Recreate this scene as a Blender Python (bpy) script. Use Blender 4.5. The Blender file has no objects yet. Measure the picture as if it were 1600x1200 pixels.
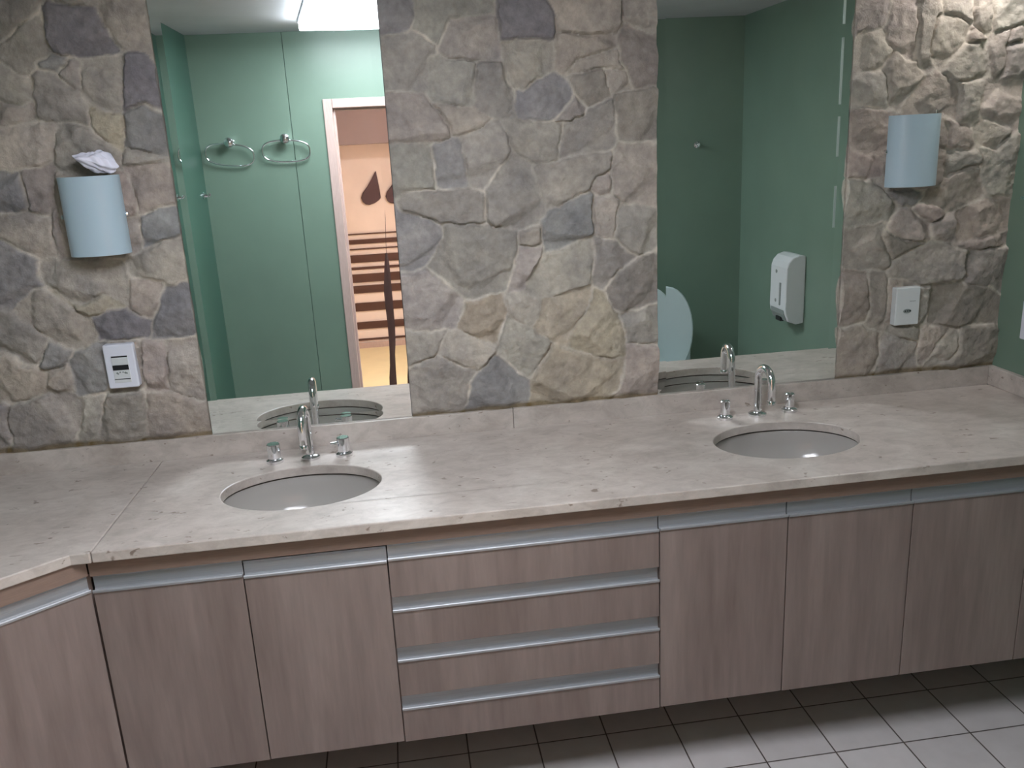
import bpy, bmesh, math, random
import numpy as np
from mathutils import Vector, Matrix
R = math.radians
S = bpy.context.scene
C = S.collection
ZC = 0.87                      # height of the worktop above the floor
XR, XL, YF, ZT = 1.632, -1.75, -2.15, 0.87 + 1.43
# ------------------------------------------------------------------ helpers
def link(o, parent=None):
    C.objects.link(o)
    if parent: o.parent = parent
    return o
def thing(name, label, cat, loc=(0, 0, 0), rotz=0, group=None):
    o = bpy.data.objects.new(name, None); o.empty_display_size = .05; link(o)
    o.location = loc; o.rotation_euler = (0, 0, rotz)
    return tag(o, label, cat, group)
def tag(o, label, cat, group=None):
    o['label'] = label; o['category'] = cat
    if group: o['group'] = group
    return o
def obj(name, bm, m, parent=None, smooth=False, bevel=0, seg=2, angle=35):
    bmesh.ops.recalc_face_normals(bm, faces=bm.faces[:])
    me = bpy.data.meshes.new(name); bm.to_mesh(me); bm.free()
    for mm in (m if isinstance(m, (list, tuple)) else [m]): me.materials.append(mm)
    o = bpy.data.objects.new(name, me); link(o, parent)
    if smooth:
        for p in me.polygons: p.use_smooth = True
        try: me.set_sharp_from_angle(angle=R(angle))
        except Exception: pass
    if bevel:
        b = o.modifiers.new('bevel', 'BEVEL'); b.width = bevel; b.segments = seg; b.limit_method = 'ANGLE'; b.angle_limit = R(40)
    return o
def struct(name, bm, m, parent=None, **k):
    o = obj(name, bm, m, parent, **k); o['kind'] = 'structure'
    return o
def box(bm, x0, x1, y0, y1, z0, z1, mi=0):
    v = [bm.verts.new(p) for p in ((x0,y0,z0),(x1,y0,z0),(x1,y1,z0),(x0,y1,z0),(x0,y0,z1),(x1,y0,z1),(x1,y1,z1),(x0,y1,z1))]
    for f in ((0,1,2,3),(4,5,6,7),(0,1,5,4),(1,2,6,5),(2,3,7,6),(3,0,4,7)):
        bm.faces.new([v[i] for i in f]).material_index = mi
    return v
def bxm(*a):
    bm = bmesh.new(); box(bm, *a); return bm
def prism(bm, pts, a0, a1, axis=2, mi=0):
    """pts: outline in the two other axes; extruded from a0 to a1 on axis"""
    def P(p, a):
        return (p[0], p[1], a) if axis == 2 else ((p[0], a, p[1]) if axis == 1 else (a, p[0], p[1]))
    A = [bm.verts.new(P(p, a0)) for p in pts]; B = [bm.verts.new(P(p, a1)) for p in pts]
    n = len(pts)
    bm.faces.new(A).material_index = mi; bm.faces.new(B[::-1]).material_index = mi
    for i in range(n): bm.faces.new((A[i], A[(i+1) % n], B[(i+1) % n], B[i])).material_index = mi
def lathe(bm, prof, n=32, c=(0, 0, 0), M=None, mi=0):
    """prof: (radius, height) pairs about the z axis, then moved by M and c"""
    rings = []
    for r, z in prof:
        if r < 1e-6:
            rings.append([bm.verts.new((0, 0, z))])
        else:
            rings.append([bm.verts.new((r*math.cos(2*math.pi*i/n), r*math.sin(2*math.pi*i/n), z)) for i in range(n)])
    for a, b in zip(rings, rings[1:]):
        for i in range(n):
            j = (i+1) % n
            if len(a) == 1 and len(b) == 1: continue
            f = (a[0], b[i], b[j]) if len(a) == 1 else ((a[i], a[j], b[0]) if len(b) == 1 else (a[i], a[j], b[j], b[i]))
            bm.faces.new(f).material_index = mi
    if len(rings[0]) > 1: bm.faces.new(rings[0])
    if len(rings[-1]) > 1: bm.faces.new(rings[-1][::-1])
    vs = [v for r in rings for v in r]
    for v in vs:
        p = v.co.copy()
        if M is not None: p = M @ p
        v.co = p + Vector(c)
def tube(bm, pts, r, n=14, closed=False, cap=True):
    pts = [Vector(p) for p in pts]; N = len(pts); rings = []
    up = None
    for i, p in enumerate(pts):
        a = pts[(i-1) % N] if (closed or i > 0) else p
        b = pts[(i+1) % N] if (closed or i < N-1) else p
        t = (b - a).normalized()
        if up is None:
            up = Vector((0, 0, 1)) if abs(t.z) < .9 else Vector((1, 0, 0))
        u = (up - t*up.dot(t)).normalized(); w = t.cross(u); up = u
        rr = r[i] if isinstance(r, (list, tuple)) else r
        rings.append([bm.verts.new(p + (u*math.cos(2*math.pi*k/n) + w*math.sin(2*math.pi*k/n))*rr) for k in range(n)])
    m = N if closed else N-1
    for i in range(m):
        a, b = rings[i], rings[(i+1) % N]
        for k in range(n): bm.faces.new((a[k], a[(k+1) % n], b[(k+1) % n], b[k]))
    if cap and not closed:
        bm.faces.new(rings[0][::-1]); bm.faces.new(rings[-1])
# ------------------------------------------------------------------ materials
def mat(name, col=(.5, .5, .5), rough=.5, metal=0., **kw):
    m = bpy.data.materials.new(name); m.use_nodes = True
    b = m.node_tree.nodes['Principled BSDF']
    b.inputs['Base Color'].default_value = (*col, 1); b.inputs['Roughness'].default_value = rough; b.inputs['Metallic'].default_value = metal
    for k, v in kw.items(): b.inputs[k.replace('_', ' ')].default_value = v
    return m
def nt(m): return m.node_tree, m.node_tree.nodes['Principled BSDF']
def nd(t, typ, **kw):
    n = t.nodes.new(typ)
    for k, v in kw.items(): setattr(n, k, v)
    return n
def coords(t, scale=(1, 1, 1), rot=(0, 0, 0)):
    tc = nd(t, 'ShaderNodeTexCoord'); mp = nd(t, 'ShaderNodeMapping')
    mp.inputs['Scale'].default_value = scale; mp.inputs['Rotation'].default_value = rot
    t.links.new(tc.outputs['Object'], mp.inputs['Vector']); return mp.outputs['Vector']
def ramp(t, fac, stops):
    r = nd(t, 'ShaderNodeValToRGB'); e = r.color_ramp.elements
    while len(e) < len(stops): e.new(.5)
    for s, (p, c) in zip(e, stops): s.position = p; s.color = (*c, 1)
    t.links.new(fac, r.inputs['Fac']); return r.outputs['Color']
def noise(t, vec, scale, detail=4, rough=.55, dist=0):
    n = nd(t, 'ShaderNodeTexNoise'); n.inputs['Scale'].default_value = scale; n.inputs['Detail'].default_value = detail
    n.inputs['Roughness'].default_value = rough; n.inputs['Distortion'].default_value = dist
    t.links.new(vec, n.inputs['Vector']); return n.outputs['Fac']
def mixc(t, fac, a, b, mode='MIX'):
    n = nd(t, 'ShaderNodeMix', data_type='RGBA', blend_type=mode)
    for s, v in ((n.inputs[0], fac), (n.inputs[6], a), (n.inputs[7], b)):
        if isinstance(v, (int, float)): s.default_value = v
        elif isinstance(v, tuple): s.default_value = (*v, 1)
        else: t.links.new(v, s)
    return n.outputs[2]
def bump(t, b, h, strength, dist):
    n = nd(t, 'ShaderNodeBump'); n.inputs['Strength'].default_value = strength; n.inputs['Distance'].default_value = dist
    t.links.new(h, n.inputs['Height']); t.links.new(n.outputs['Normal'], b.inputs['Normal'])

def stone_mat():
    m = mat('stone', rough=.9); t, b = nt(m); v = coords(t)
    at = nd(t, 'ShaderNodeVertexColor', layer_name='Col')
    n1 = noise(t, v, 9, 6, .62); n2 = noise(t, v, 45, 5, .6)
    c = mixc(t, 1., at.outputs['Color'], ramp(t, n1, [(.28, (.70, .70, .73)), (.72, (1.20, 1.18, 1.13))]), 'MULTIPLY')
    c = mixc(t, .8, c, ramp(t, n2, [(.3, (.76, .75, .74)), (.7, (1.14, 1.14, 1.14))]), 'MULTIPLY')
    t.links.new(c, b.inputs['Base Color']); b.inputs['Specular IOR Level'].default_value = .25
    bump(t, b, noise(t, v, 50, 9, .68), .8, .008); return m
def marble_mat(name='beige_marble', k=1.):
    m = mat(name, rough=.34); t, b = nt(m); v = coords(t, (1, 1.5, 1.5))
    n1 = noise(t, v, 3.2, 7, .62, .9); n2 = noise(t, v, 15, 8, .7, .5); n3 = noise(t, v, 34, 3, .5, .4)
    c = ramp(t, n1, [(.28, (.375*k, .33*k, .295*k)), (.5, (.455*k, .405*k, .368*k)), (.74, (.53*k, .485*k, .445*k))])
    c = mixc(t, .55, c, ramp(t, n2, [(.34, (.64, .62, .60)), (.60, (1.08, 1.08, 1.08))]), 'MULTIPLY')
    c = mixc(t, 1., c, ramp(t, n3, [(.28, (.50, .45, .41)), (.335, (1, 1, 1))]), 'MULTIPLY')
    t.links.new(c, b.inputs['Base Color']); return m
def wood_mat():
    m = mat('wood_laminate', rough=.55); t, b = nt(m)
    oi = nd(t, 'ShaderNodeObjectInfo')
    tc = nd(t, 'ShaderNodeTexCoord'); ad = nd(t, 'ShaderNodeVectorMath', operation='ADD')
    mu = nd(t, 'ShaderNodeVectorMath', operation='SCALE'); mu.inputs['Scale'].default_value = 7.
    cb = nd(t, 'ShaderNodeCombineXYZ'); t.links.new(oi.outputs['Random'], cb.inputs['X']); t.links.new(oi.outputs['Random'], cb.inputs['Z'])
    t.links.new(cb.outputs[0], mu.inputs[0]); t.links.new(tc.outputs['Object'], ad.inputs[0]); t.links.new(mu.outputs[0], ad.inputs[1])
    mp = nd(t, 'ShaderNodeMapping'); mp.inputs['Scale'].default_value = (1, 1, .10); t.links.new(ad.outputs[0], mp.inputs['Vector'])
    v = mp.outputs[0]
    n1 = noise(t, v, 7, 4, .55, .6); n2 = noise(t, v, 75, 4, .6, .2); n3 = noise(t, v, 24, 3, .5, .3)
    c = ramp(t, n1, [(.25, (.160, .121, .106)), (.48, (.206, .160, .143)), (.75, (.250, .199, .180))])
    c = mixc(t, .5, c, ramp(t, n2, [(.3, (.80, .78, .77)), (.7, (1.08, 1.08, 1.08))]), 'MULTIPLY')
    c = mixc(t, .55, c, ramp(t, n3, [(.34, (.76, .73, .72)), (.60, (1.06, 1.06, 1.06))]), 'MULTIPLY')
    t.links.new(c, b.inputs['Base Color']); return m
def tile_mat():
    m = mat('floor_tile', rough=.45); t, b = nt(m)
    tc = nd(t, 'ShaderNodeTexCoord'); sp = nd(t, 'ShaderNodeSeparateXYZ'); t.links.new(tc.outputs['Object'], sp.inputs[0])
    def M(op, a, bb=None, clamp=False):
        n = nd(t, 'ShaderNodeMath', operation=op, use_clamp=clamp)
        for s, x in ((n.inputs[0], a), (n.inputs[1], bb)):
            if x is None: continue
            if isinstance(x, (int, float)): s.default_value = x
            else: t.links.new(x, s)
        return n.outputs[0]
    def line(o, off):
        q = M('DIVIDE', M('SUBTRACT', o, off), .2074); f = M('FRACT', q)
        return M('MINIMUM', f, M('SUBTRACT', 1., f)), M('FLOOR', q)
    lx, fx = line(sp.outputs['X'], .4115); ly, fy = line(sp.outputs['Y'], -.381)
    d = M('MINIMUM', lx, ly); g = M('SUBTRACT', 1., M('MULTIPLY', M('SUBTRACT', d, .006), 130., True), True)
    cb = nd(t, 'ShaderNodeCombineXYZ'); t.links.new(fx, cb.inputs[0]); t.links.new(fy, cb.inputs[1])
    wn = nd(t, 'ShaderNodeTexWhiteNoise', noise_dimensions='3D'); t.links.new(cb.outputs[0], wn.inputs['Vector'])
    base = ramp(t, wn.outputs['Value'], [(0, (.58, .54, .535)), (1, (.65, .61, .605))])
    base = mixc(t, .35, base, ramp(t, noise(t, tc.outputs['Object'], 14, 5), [(.3, (.82, .81, .80)), (.7, (1.08, 1.08, 1.08))]), 'MULTIPLY')
    c = mixc(t, g, base, (.085, .065, .055))
    t.links.new(c, b.inputs['Base Color'])
    bump(t, b, M('SUBTRACT', 1., g), .5, .002); return m
def paint_mat(name, col, rough=.45, amt=.06):
    m = mat(name, col, rough); t, b = nt(m); v = coords(t)
    c = mixc(t, 1., col, ramp(t, noise(t, v, 3, 4), [(.3, (1-amt,)*3), (.7, (1+amt,)*3)]), 'MULTIPLY')
    t.links.new(c, b.inputs['Base Color']); bump(t, b, noise(t, v, 180, 2), .08, .001); return m
def emis(name, col, s):
    m = mat(name, (.8, .8, .8)); t, b = nt(m); b.inputs['Emission Color'].default_value = (*col, 1); b.inputs['Emission Strength'].default_value = s; return m
def grain_mat(name, col, rough=.4, metal=0., scale=(1, 1, 30), amt=.1):
    m = mat(name, col, rough, metal); t, b = nt(m); v = coords(t, scale)
    c = mixc(t, 1., col, ramp(t, noise(t, v, 20, 3), [(.3, (1-amt,)*3), (.7, (1+amt,)*3)]), 'MULTIPLY')
    t.links.new(c, b.inputs['Base Color']); return m

M_stone = stone_mat(); M_marble = marble_mat(); M_wood = wood_mat(); M_tile = tile_mat()
M_green = paint_mat('green_paint', (.148, .219, .170), .38)
M_greendark = paint_mat('darker_green', (.045, .105, .078), .38)  # darker green for the projecting block of the left wall
M_green2 = paint_mat('green_paint_groove', (.05, .11, .08), .6)
M_ceil = paint_mat('ceiling_paint', (.44, .45, .46), .8)
M_peach = paint_mat('peach_paint', (.80, .675, .62), .6)
M_peachfloor = paint_mat('cream_floor', (.88, .76, .46), .5)
M_cas = grain_mat('pale_wood_frame', (.47, .35, .315), .35, scale=(20, 20, 1))
M_chrome = grain_mat('chrome', (.82, .83, .86), .07, 1., scale=(1, 1, 1), amt=.03)
M_alu = grain_mat('brushed_aluminium', (.315, .325, .34), .48, .45, scale=(.5, 30, 30), amt=.06)
M_fascia = grain_mat('brown_wood_fascia', (.20, .135, .105), .6, scale=(1, 20, 20))
M_dark = paint_mat('dark_gap', (.02, .017, .015), .8)
M_basin = paint_mat('basin_ceramic', (.345, .325, .305), .13, .02)
M_white = paint_mat('white_plastic', (.66, .68, .76), .35, .02)
M_white2 = paint_mat('offwhite_plastic', (.58, .61, .62), .35, .02)
M_black = paint_mat('black_plastic', (.012, .012, .014), .4)
M_greyplastic = paint_mat('grey_plastic', (.22, .25, .24), .35)
M_toilet = paint_mat('toilet_plastic', (.60, .72, .74), .3, .02)
M_mauve = paint_mat('shaded_mauve', (.30, .235, .245), .6)  # dark tone puts the cupboard's weaker light into its colour
M_brown = grain_mat('dark_brown_boards', (.075, .030, .022), .5, scale=(2, 20, 20))
M_strap = paint_mat('dark_cloth', (.035, .018, .018), .8)
M_drop = paint_mat('mauve_felt', (.10, .062, .07), .9)
M_purple = paint_mat('purple_plastic', (.16, .13, .30), .35)
M_paper = paint_mat('tissue_paper', (.78, .78, .90), .9, .03)
M_lampglass = paint_mat('satin_glass', (.43, .545, .62), .28, .015)
M_lampglass.node_tree.nodes['Principled BSDF'].inputs['Subsurface Weight'].default_value = .25
M_lampglass.node_tree.nodes['Principled BSDF'].inputs['Subsurface Radius'].default_value = (.02, .02, .02)
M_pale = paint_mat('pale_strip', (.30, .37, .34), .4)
M_glass = mat('shelf_glass', (.55, .85, .78), .05, 0, Transmission_Weight=.85, IOR=1.45)
def mirror_mat():
    m = mat('mirror_silver', (.86, .90, .885), .006, 1.); t, b = nt(m); v = coords(t)
    c = ramp(t, noise(t, v, 2.5, 3), [(.3, (.84, .885, .87)), (.7, (.87, .905, .89))])
    t.links.new(c, b.inputs['Base Color']); return m
M_mirror = mirror_mat()
LAMP = 15.
M_lamp = emis('lamp_diffuser', (.89, .92, 1.), LAMP)
M_spot = emis('spot_diffuser', (1., .93, .90), 170.)
M_warm = emis('warm_diffuser', (1., .98, .98), 62.)
# ------------------------------------------------------------------ camera (solved from the photo's vanishing lines)
def cam_axes():
    yaw, pitch, roll = R(7.1921461), R(15.82162077), R(-2.9646915)
    cy, sy, cp, sp, cr, sr = math.cos(yaw), math.sin(yaw), math.cos(pitch), math.sin(pitch), math.cos(roll), math.sin(roll)
    f = np.array([sy*cp, cy*cp, -sp]); r = np.array([cy, -sy, 0.]); u = np.cross(r, f)
    return r*cr + u*sr, -r*sr + u*cr, f
CAM = np.array([-.2964604, -2.52656486, .85785431 + ZC]); FPX = 1341.51
ar, au, af = cam_axes()
cam = bpy.data.objects.new('camera', bpy.data.cameras.new('camera')); C.objects.link(cam)
cam.matrix_world = Matrix(((ar[0], au[0], -af[0], CAM[0]), (ar[1], au[1], -af[1], CAM[1]), (ar[2], au[2], -af[2], CAM[2]), (0, 0, 0, 1)))
cam.data.sensor_width = 36; cam.data.lens = FPX/1600*36; cam.data.clip_start = .02
S.camera = cam
def wall_pt(u, v, y):           # where the sight line of a photo point meets the plane y
    u = np.asarray(u, float); v = np.asarray(v, float)
    d = ar[None]*((u-800)/FPX)[:, None] + au[None]*(-(v-600)/FPX)[:, None] + af[None]
    t = (y-CAM[1])/d[:, 1]
    return CAM[None] + t[:, None]*d
# ------------------------------------------------------------------ stone wall
STONES = {   # outlines of the stones as traced: (origin u, origin v, scale) then 'colour code' + outline
 (590, 0, 3.556): '''g 0 -40 185 -40 190 130 160 170 0 185
a 200 -40 640 -40 640 60 400 95 385 160 340 250 300 220 215 150
a 400 105 640 65 690 210 690 320 560 325 400 320 340 260 385 165
q 700 -40 910 -40 985 60 985 200 960 215 690 215 655 85
w 930 -40 1360 -40 1370 130 1320 185 1200 185 1010 170 1005 80 985 45
w 1005 190 1190 195 1330 200 1340 260 1240 290 1110 320 1040 400 990 380 990 250
b 695 225 960 220 985 250 975 380 880 440 810 500 770 490 720 440 695 330
a 0 195 190 185 310 250 320 290 280 310 280 490 100 490 20 480
a 285 320 550 335 525 450 540 560 440 590 310 560 290 500
a 560 340 690 335 720 450 770 540 755 645 640 645 565 610 540 520 550 440
b 60 530 270 540 330 610 400 710 395 755 260 790 110 785 50 700
b 290 560 430 590 560 615 640 660 560 720 460 755 420 740 340 600
a 470 755 560 730 680 665 730 770 740 830 590 1055 510 1020 480 880
a 110 805 290 810 325 1040 170 1065 95 1040
g 300 815 440 775 470 800 500 1015 360 1050 335 1030
g 770 510 880 450 1000 420 1060 430 1090 520 1000 640 960 660 800 655 760 600
d 1050 420 1250 380 1270 440 1300 530 1200 590 1150 570 1100 510
a 1100 540 1160 590 1150 640 1060 670 1000 660 1060 600
w 1260 380 1380 400 1410 480 1310 510 1280 450
a 1370 -40 1530 -40 1530 180 1370 110
d 1370 130 1530 190 1530 330 1540 440 1440 480 1400 430 1350 330 1345 250
w 1110 330 1240 300 1345 260 1345 340 1380 390 1250 370 1060 410
a 700 680 1020 685 1000 890 890 910 830 870 740 820 720 750
a 1040 700 1160 650 1200 600 1310 540 1330 680 1320 810 1100 850 1020 880 1030 780
d 1310 520 1450 505 1535 510 1535 780 1350 785 1340 650
w 1340 800 1530 800 1540 1150 1410 1140 1330 1050 1310 960
a 745 850 850 920 930 1150 940 1210 790 1262 650 1258 605 1190 600 1070 680 960
a 880 920 1020 900 1300 860 1290 940 1210 1000 1180 1050 1060 1120 950 1165 920 1100
b 1220 980 1290 960 1310 1000 1270 1080 1210 1070 1190 1040
a 160 1075 350 1065 590 1075 590 1230 540 1245 370 1240 150 1170''',
 (590, 320, 3.556): '''g 945 50 1030 20 1100 -50 1200 -60 1200 170 1040 240 940 250 915 180 920 90
b 1210 -50 1260 -50 1340 10 1310 190 1210 170
a 1350 20 1440 -10 1540 30 1535 250 1470 280 1400 250 1330 180
g 100 50 190 50 330 110 370 160 285 330 200 375 110 370
a 380 120 600 120 650 130 780 150 780 250 730 470 500 530 330 380 290 340 370 170
b 790 160 900 130 905 210 840 230 790 225
a 790 237 920 240 920 290 860 380 810 490 725 485 770 290
b 930 290 1040 240 1200 190 1210 350 1190 440 1060 490 930 525 830 490 880 370
a 1215 190 1300 200 1380 250 1450 290 1330 370 1270 450 1210 440 1200 370 1215 300
d 1470 290 1540 260 1540 540 1440 575 1330 570 1290 460 1340 390
a 130 390 270 360 340 410 480 540 430 690 300 705 165 690
y 490 550 690 510 720 560 720 620 670 750 640 780 450 680 490 590
b 720 500 830 495 905 540 890 640 850 690 780 650 710 560
y 925 535 1190 465 1200 520 1060 730 1060 780 900 720 890 690
y 1210 480 1260 520 1290 570 1350 640 1385 720 1380 840 1300 860 1100 815 1080 740 1190 570
a 1365 625 1540 570 1540 760 1400 770 1390 700
a 165 710 390 705 330 830 200 890 175 890
b 430 700 640 790 650 820 570 930 500 910 330 830 390 720
b 720 620 780 660 850 700 960 770 960 800 850 970 800 950 680 840 700 720
a 200 910 330 845 550 935 500 1000 490 1110 400 1140 210 1160
g 560 940 680 840 840 980 840 1100 680 1120 505 1125 520 1010
y 970 790 1100 820 1370 870 1370 930 1330 1020 1200 1060 1050 1080 860 1100 860 980
w 1395 780 1540 800 1540 1040 1360 1060 1390 910''',
 (0, 0, 4.): '''d -90 -60 230 -60 235 40 180 110 30 220 -90 250
d 30 225 180 115 245 80 270 250 300 330 230 370 180 440 140 470 40 410 15 350
q 255 40 330 20 560 40 740 320 700 345 480 370 310 320 260 170
a 330 -60 560 -60 580 30 330 10
w 590 -60 870 -60 950 330 900 320 760 310 700 230 590 50
g 230 400 310 340 430 350 340 450 300 440
a 350 460 450 360 490 390 480 560 420 520
b 500 380 740 350 765 480 760 640 740 700 640 690 560 650 500 560
q 790 330 895 340 930 640 830 670 775 690 765 500
a 200 470 320 460 440 550 530 700 540 780 470 770 380 740 230 730 200 600
b -90 390 40 430 160 490 190 500 140 620 110 650 0 610 -90 600
w -90 640 110 670 190 640 200 740 60 790 -90 760
b -90 800 180 790 320 790 290 960 240 1020 60 1050 -90 1030
b 350 800 480 775 550 810 640 880 730 960 740 1040 520 1100 380 1080 350 920
y 560 660 640 700 740 710 760 760 750 940 640 870 560 790
g 780 700 900 650 990 960 860 920 770 910
a 760 930 990 980 1000 1010 760 1030''',
 (0, 200, 4.): '''d 120 270 300 260 320 470 260 555 200 530 150 400
g -90 290 90 280 130 380 150 480 100 530 -90 530
w 780 240 1000 230 1060 370 1080 440 900 520 870 520 800 330
w 710 290 780 310 830 440 820 540 740 560 720 400
b 770 570 850 560 880 780 800 790
g 880 560 1000 520 1100 530 1130 640 1090 680 900 770
b 900 770 1000 710 1120 690 1160 930 1080 980 960 940 800 920 780 850 820 800
b -90 560 150 540 210 560 300 560 310 650 360 800 270 790 160 790 -90 650
w 350 300 700 300 760 560 780 790 400 810 340 480
d 310 500 340 480 400 800 370 830 320 680
g -90 680 30 710 210 840 230 980 130 1060 80 1120 -90 1100
b 230 860 390 820 760 840 780 900 780 1100 730 1080 640 1040 500 1100 390 1070 300 930 240 930
y 330 1020 400 1080 500 1110 640 1050 740 1110 760 1120 600 1180 540 1170 420 1110
w 800 950 1010 960 1000 1040 950 1190 880 1180 800 1130
q 1030 1000 1140 980 1180 1260 1190 1290 1130 1310 950 1310 970 1200''',
 (0, 420, 4.): '''w 100 230 170 160 240 150 330 180 440 240 540 300 570 360 600 430 520 500 420 490 300 430 100 300
a -90 250 60 270 100 320 270 430 270 490 230 600 130 590 50 530 -90 510
g 290 470 420 520 430 540 370 630 260 620 250 600
q 560 300 650 260 780 270 940 340 930 420 770 440 620 450 580 380
w -90 550 60 560 130 610 230 640 270 680 280 770 170 820 -90 850
b 290 660 400 600 430 660 440 780 330 750 290 720
g 430 580 560 490 640 480 680 740 640 770 480 800 450 720
w 690 470 860 470 890 650 890 740 690 760
w 880 470 1010 460 1040 770 920 770 880 640
b 1030 470 1190 440 1260 800 1240 820 1130 780 1060 740 1050 560
a 50 950 90 860 270 800 400 790 510 830 500 1010 380 1060 120 1100 60 1020
b 520 820 640 800 640 900 600 1040 500 1040
a 650 810 880 800 900 1040 800 1070 610 1060 640 920
w 930 800 1060 790 1190 830 1290 870 1310 1000 1180 1050 920 1060
a -90 880 20 860 40 1050 -90 1110''',
 (1300, 0, 5.333): '''a 200 -40 500 -40 490 100 480 180 360 230 350 110 300 200 200 250
w 560 -40 760 -40 730 110 720 400 700 480 620 470 580 370 490 330 500 200 530 120
b 280 310 450 260 490 420 490 480 380 580 280 520
d 780 -40 930 -40 950 60 900 160 830 400 850 480 840 590 780 590 720 480 730 300 750 120
b 960 -40 1200 -40 1190 170 1150 150 1080 60 960 70
b 910 120 1080 170 1180 200 1150 310 940 560 840 470 830 380
b 1230 -40 1360 -40 1360 250 1330 290 1230 230 1220 80
b 1370 -40 1700 -40 1700 150 1370 270
w 1190 220 1290 310 1300 340 1160 340
b 960 580 1100 410 1160 350 1310 350 1350 620 1230 650 1020 660 1000 600
a 1340 290 1520 220 1450 380 1480 450 1460 610 1360 640 1340 450
w 1540 240 1620 200 1620 330 1500 340 1480 370
a 1490 370 1620 340 1620 620 1460 640 1490 470
b 500 500 540 470 720 500 790 600 600 820 560 900 500 890 480 620
a 330 620 470 620 490 900 400 880 300 860 310 740
w 290 880 530 940 530 1180 400 1240 310 1200 280 1040
w 810 650 900 610 1000 680 1080 720 1060 1000 990 900 650 920 680 850
b 1090 690 1230 670 1300 700 1250 960 1200 1000 1080 1010
b 1320 690 1480 680 1620 700 1620 960 1540 1040 1440 1010 1280 930 1270 880
b 1330 1010 1480 1080 1480 1110 1400 1230 1250 1190 1220 1020
w 1010 1010 1160 1030 1180 1250 1120 1250 1000 1230''',
 (1300, 200, 5.333): '''w 140 300 350 290 380 390 300 440 150 410
a 150 430 310 450 360 470 470 500 570 650 430 770 160 840
a 980 180 1110 180 1250 210 1260 290 1150 330 990 400 960 300
a 1260 150 1400 180 1480 80 1540 90 1500 500 1350 520 1260 400 1270 280
w 960 430 1050 370 1210 310 1250 340 1260 590 1200 620 1030 690 900 640 760 620 800 560 930 480
w 750 650 900 650 940 690 930 740 840 780 770 730 720 680
w 540 0 980 0 930 470 520 500
g 380 470 510 510 780 560 740 620 600 650 560 640 470 570
b 560 740 620 670 700 730 830 840 830 930 720 950 620 930 530 870
b 860 810 960 760 1040 720 1050 940 940 930 870 890
w 1060 710 1260 610 1440 630 1500 760 1480 850 1350 890 1060 960
w 160 860 440 800 450 920 500 1050 490 1140 330 1170 150 1150
d 460 880 620 950 800 950 530 1090 450 990
b 520 1130 850 960 1150 1040 1130 1130 1100 1215 900 1275 720 1280 500 1240
d 1160 1040 1490 1000 1500 1200 1450 1300 1150 1290 1130 1160
d 1300 930 1490 880 1500 980 1180 1010 1060 970''',
 (1300, 400, 5.333): '''w 80 150 320 150 310 290 330 420 290 540 110 600 80 580
w 330 150 490 180 480 380 440 590 410 620 310 590 350 430 320 300
w 490 180 700 240 700 570 480 580
w 80 620 290 600 400 640 420 740 380 900 300 980 180 1010 50 980
a 430 680 560 690 720 720 710 950 430 970 400 900
a 490 590 690 600 750 620 740 710 560 680
a 720 280 830 260 810 470 760 600 690 570
d 850 270 1100 260 1330 300 1390 400 1390 560 1150 580 850 560 830 470
w 780 600 990 600 1000 640 880 740 830 860 740 900 740 720
b 880 750 1000 640 1080 660 1060 800 980 880 860 940 830 930
d 1100 610 1370 590 1340 880 1150 930 900 940 1000 880 1080 800'''}
CODE = {'a': (.385, .355, .325), 'b': (.440, .400, .355), 'g': (.305, .292, .292), 'q': (.255, .245, .258),
        'w': (.400, .352, .315), 'd': (.325, .292, .265), 'y': (.440, .395, .315)}
def value_noise(x, z, sc, seed):
    rg = np.random.default_rng(seed); N = 128; T = rg.random((N, N))
    X = x*sc + 50; Z = z*sc + 50; i = np.floor(X).astype(int); j = np.floor(Z).astype(int)
    fx = X-i; fz = Z-j; fx = fx*fx*(3-2*fx); fz = fz*fz*(3-2*fz)
    g = lambda a, b: T[a % N, b % N]
    return (g(i, j)*(1-fx)+g(i+1, j)*fx)*(1-fz) + (g(i, j+1)*(1-fx)+g(i+1, j+1)*fx)*fz
def poly_sd(px, pz, P):
    n = len(P); d = np.full(px.shape, 9.); inside = np.zeros(px.shape, bool)
    for i in range(n):
        a, b = P[i], P[(i+1) % n]; e = b-a
        wx, wz = px-a[0], pz-a[1]
        t = np.clip((wx*e[0]+wz*e[1])/max(e@e, 1e-9), 0, 1)
        d = np.minimum(d, np.hypot(wx-e[0]*t, wz-e[1]*t))
        c = ((a[1] <= pz) & (b[1] > pz)) | ((b[1] <= pz) & (a[1] > pz))
        xi = a[0] + (pz-a[1])/(e[1] if abs(e[1]) > 1e-9 else 1e-9)*e[0]
        inside ^= c & (px < xi)
    return np.where(inside, -d, d)
polys = []
for (ou, ov, s), txt in STONES.items():
    for ln in txt.splitlines():
        q = ln.split(); a = np.array(q[1:], float).reshape(-1, 2)
        w = wall_pt(ou + a[:, 0]/s, ov + a[:, 1]/s, -.03)
        polys.append((q[0], w[:, (0, 2)]))
rg = np.random.default_rng(5)
cent = [p.mean(0) for _, p in polys]
for k in range(900):                                   # stones the photo does not show (above and left of the frame)
    x = rg.uniform(XL-.05, XR+.05); z = rg.uniform(ZC+.02, ZT)
    c = np.array([x, z])
    if (z < ZC+1.24 - .0*x and x > -1.47) or min(np.hypot(*(c-o)) for o in cent) < .11: continue
    th = np.sort(rg.uniform(0, 2*math.pi, 7)); P = c + np.stack([np.cos(th), np.sin(th)], 1)*rg.uniform(.05, .085, (7, 1))
    polys.append((rg.choice(list('abwgd')), P)); cent.append(c)
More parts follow.
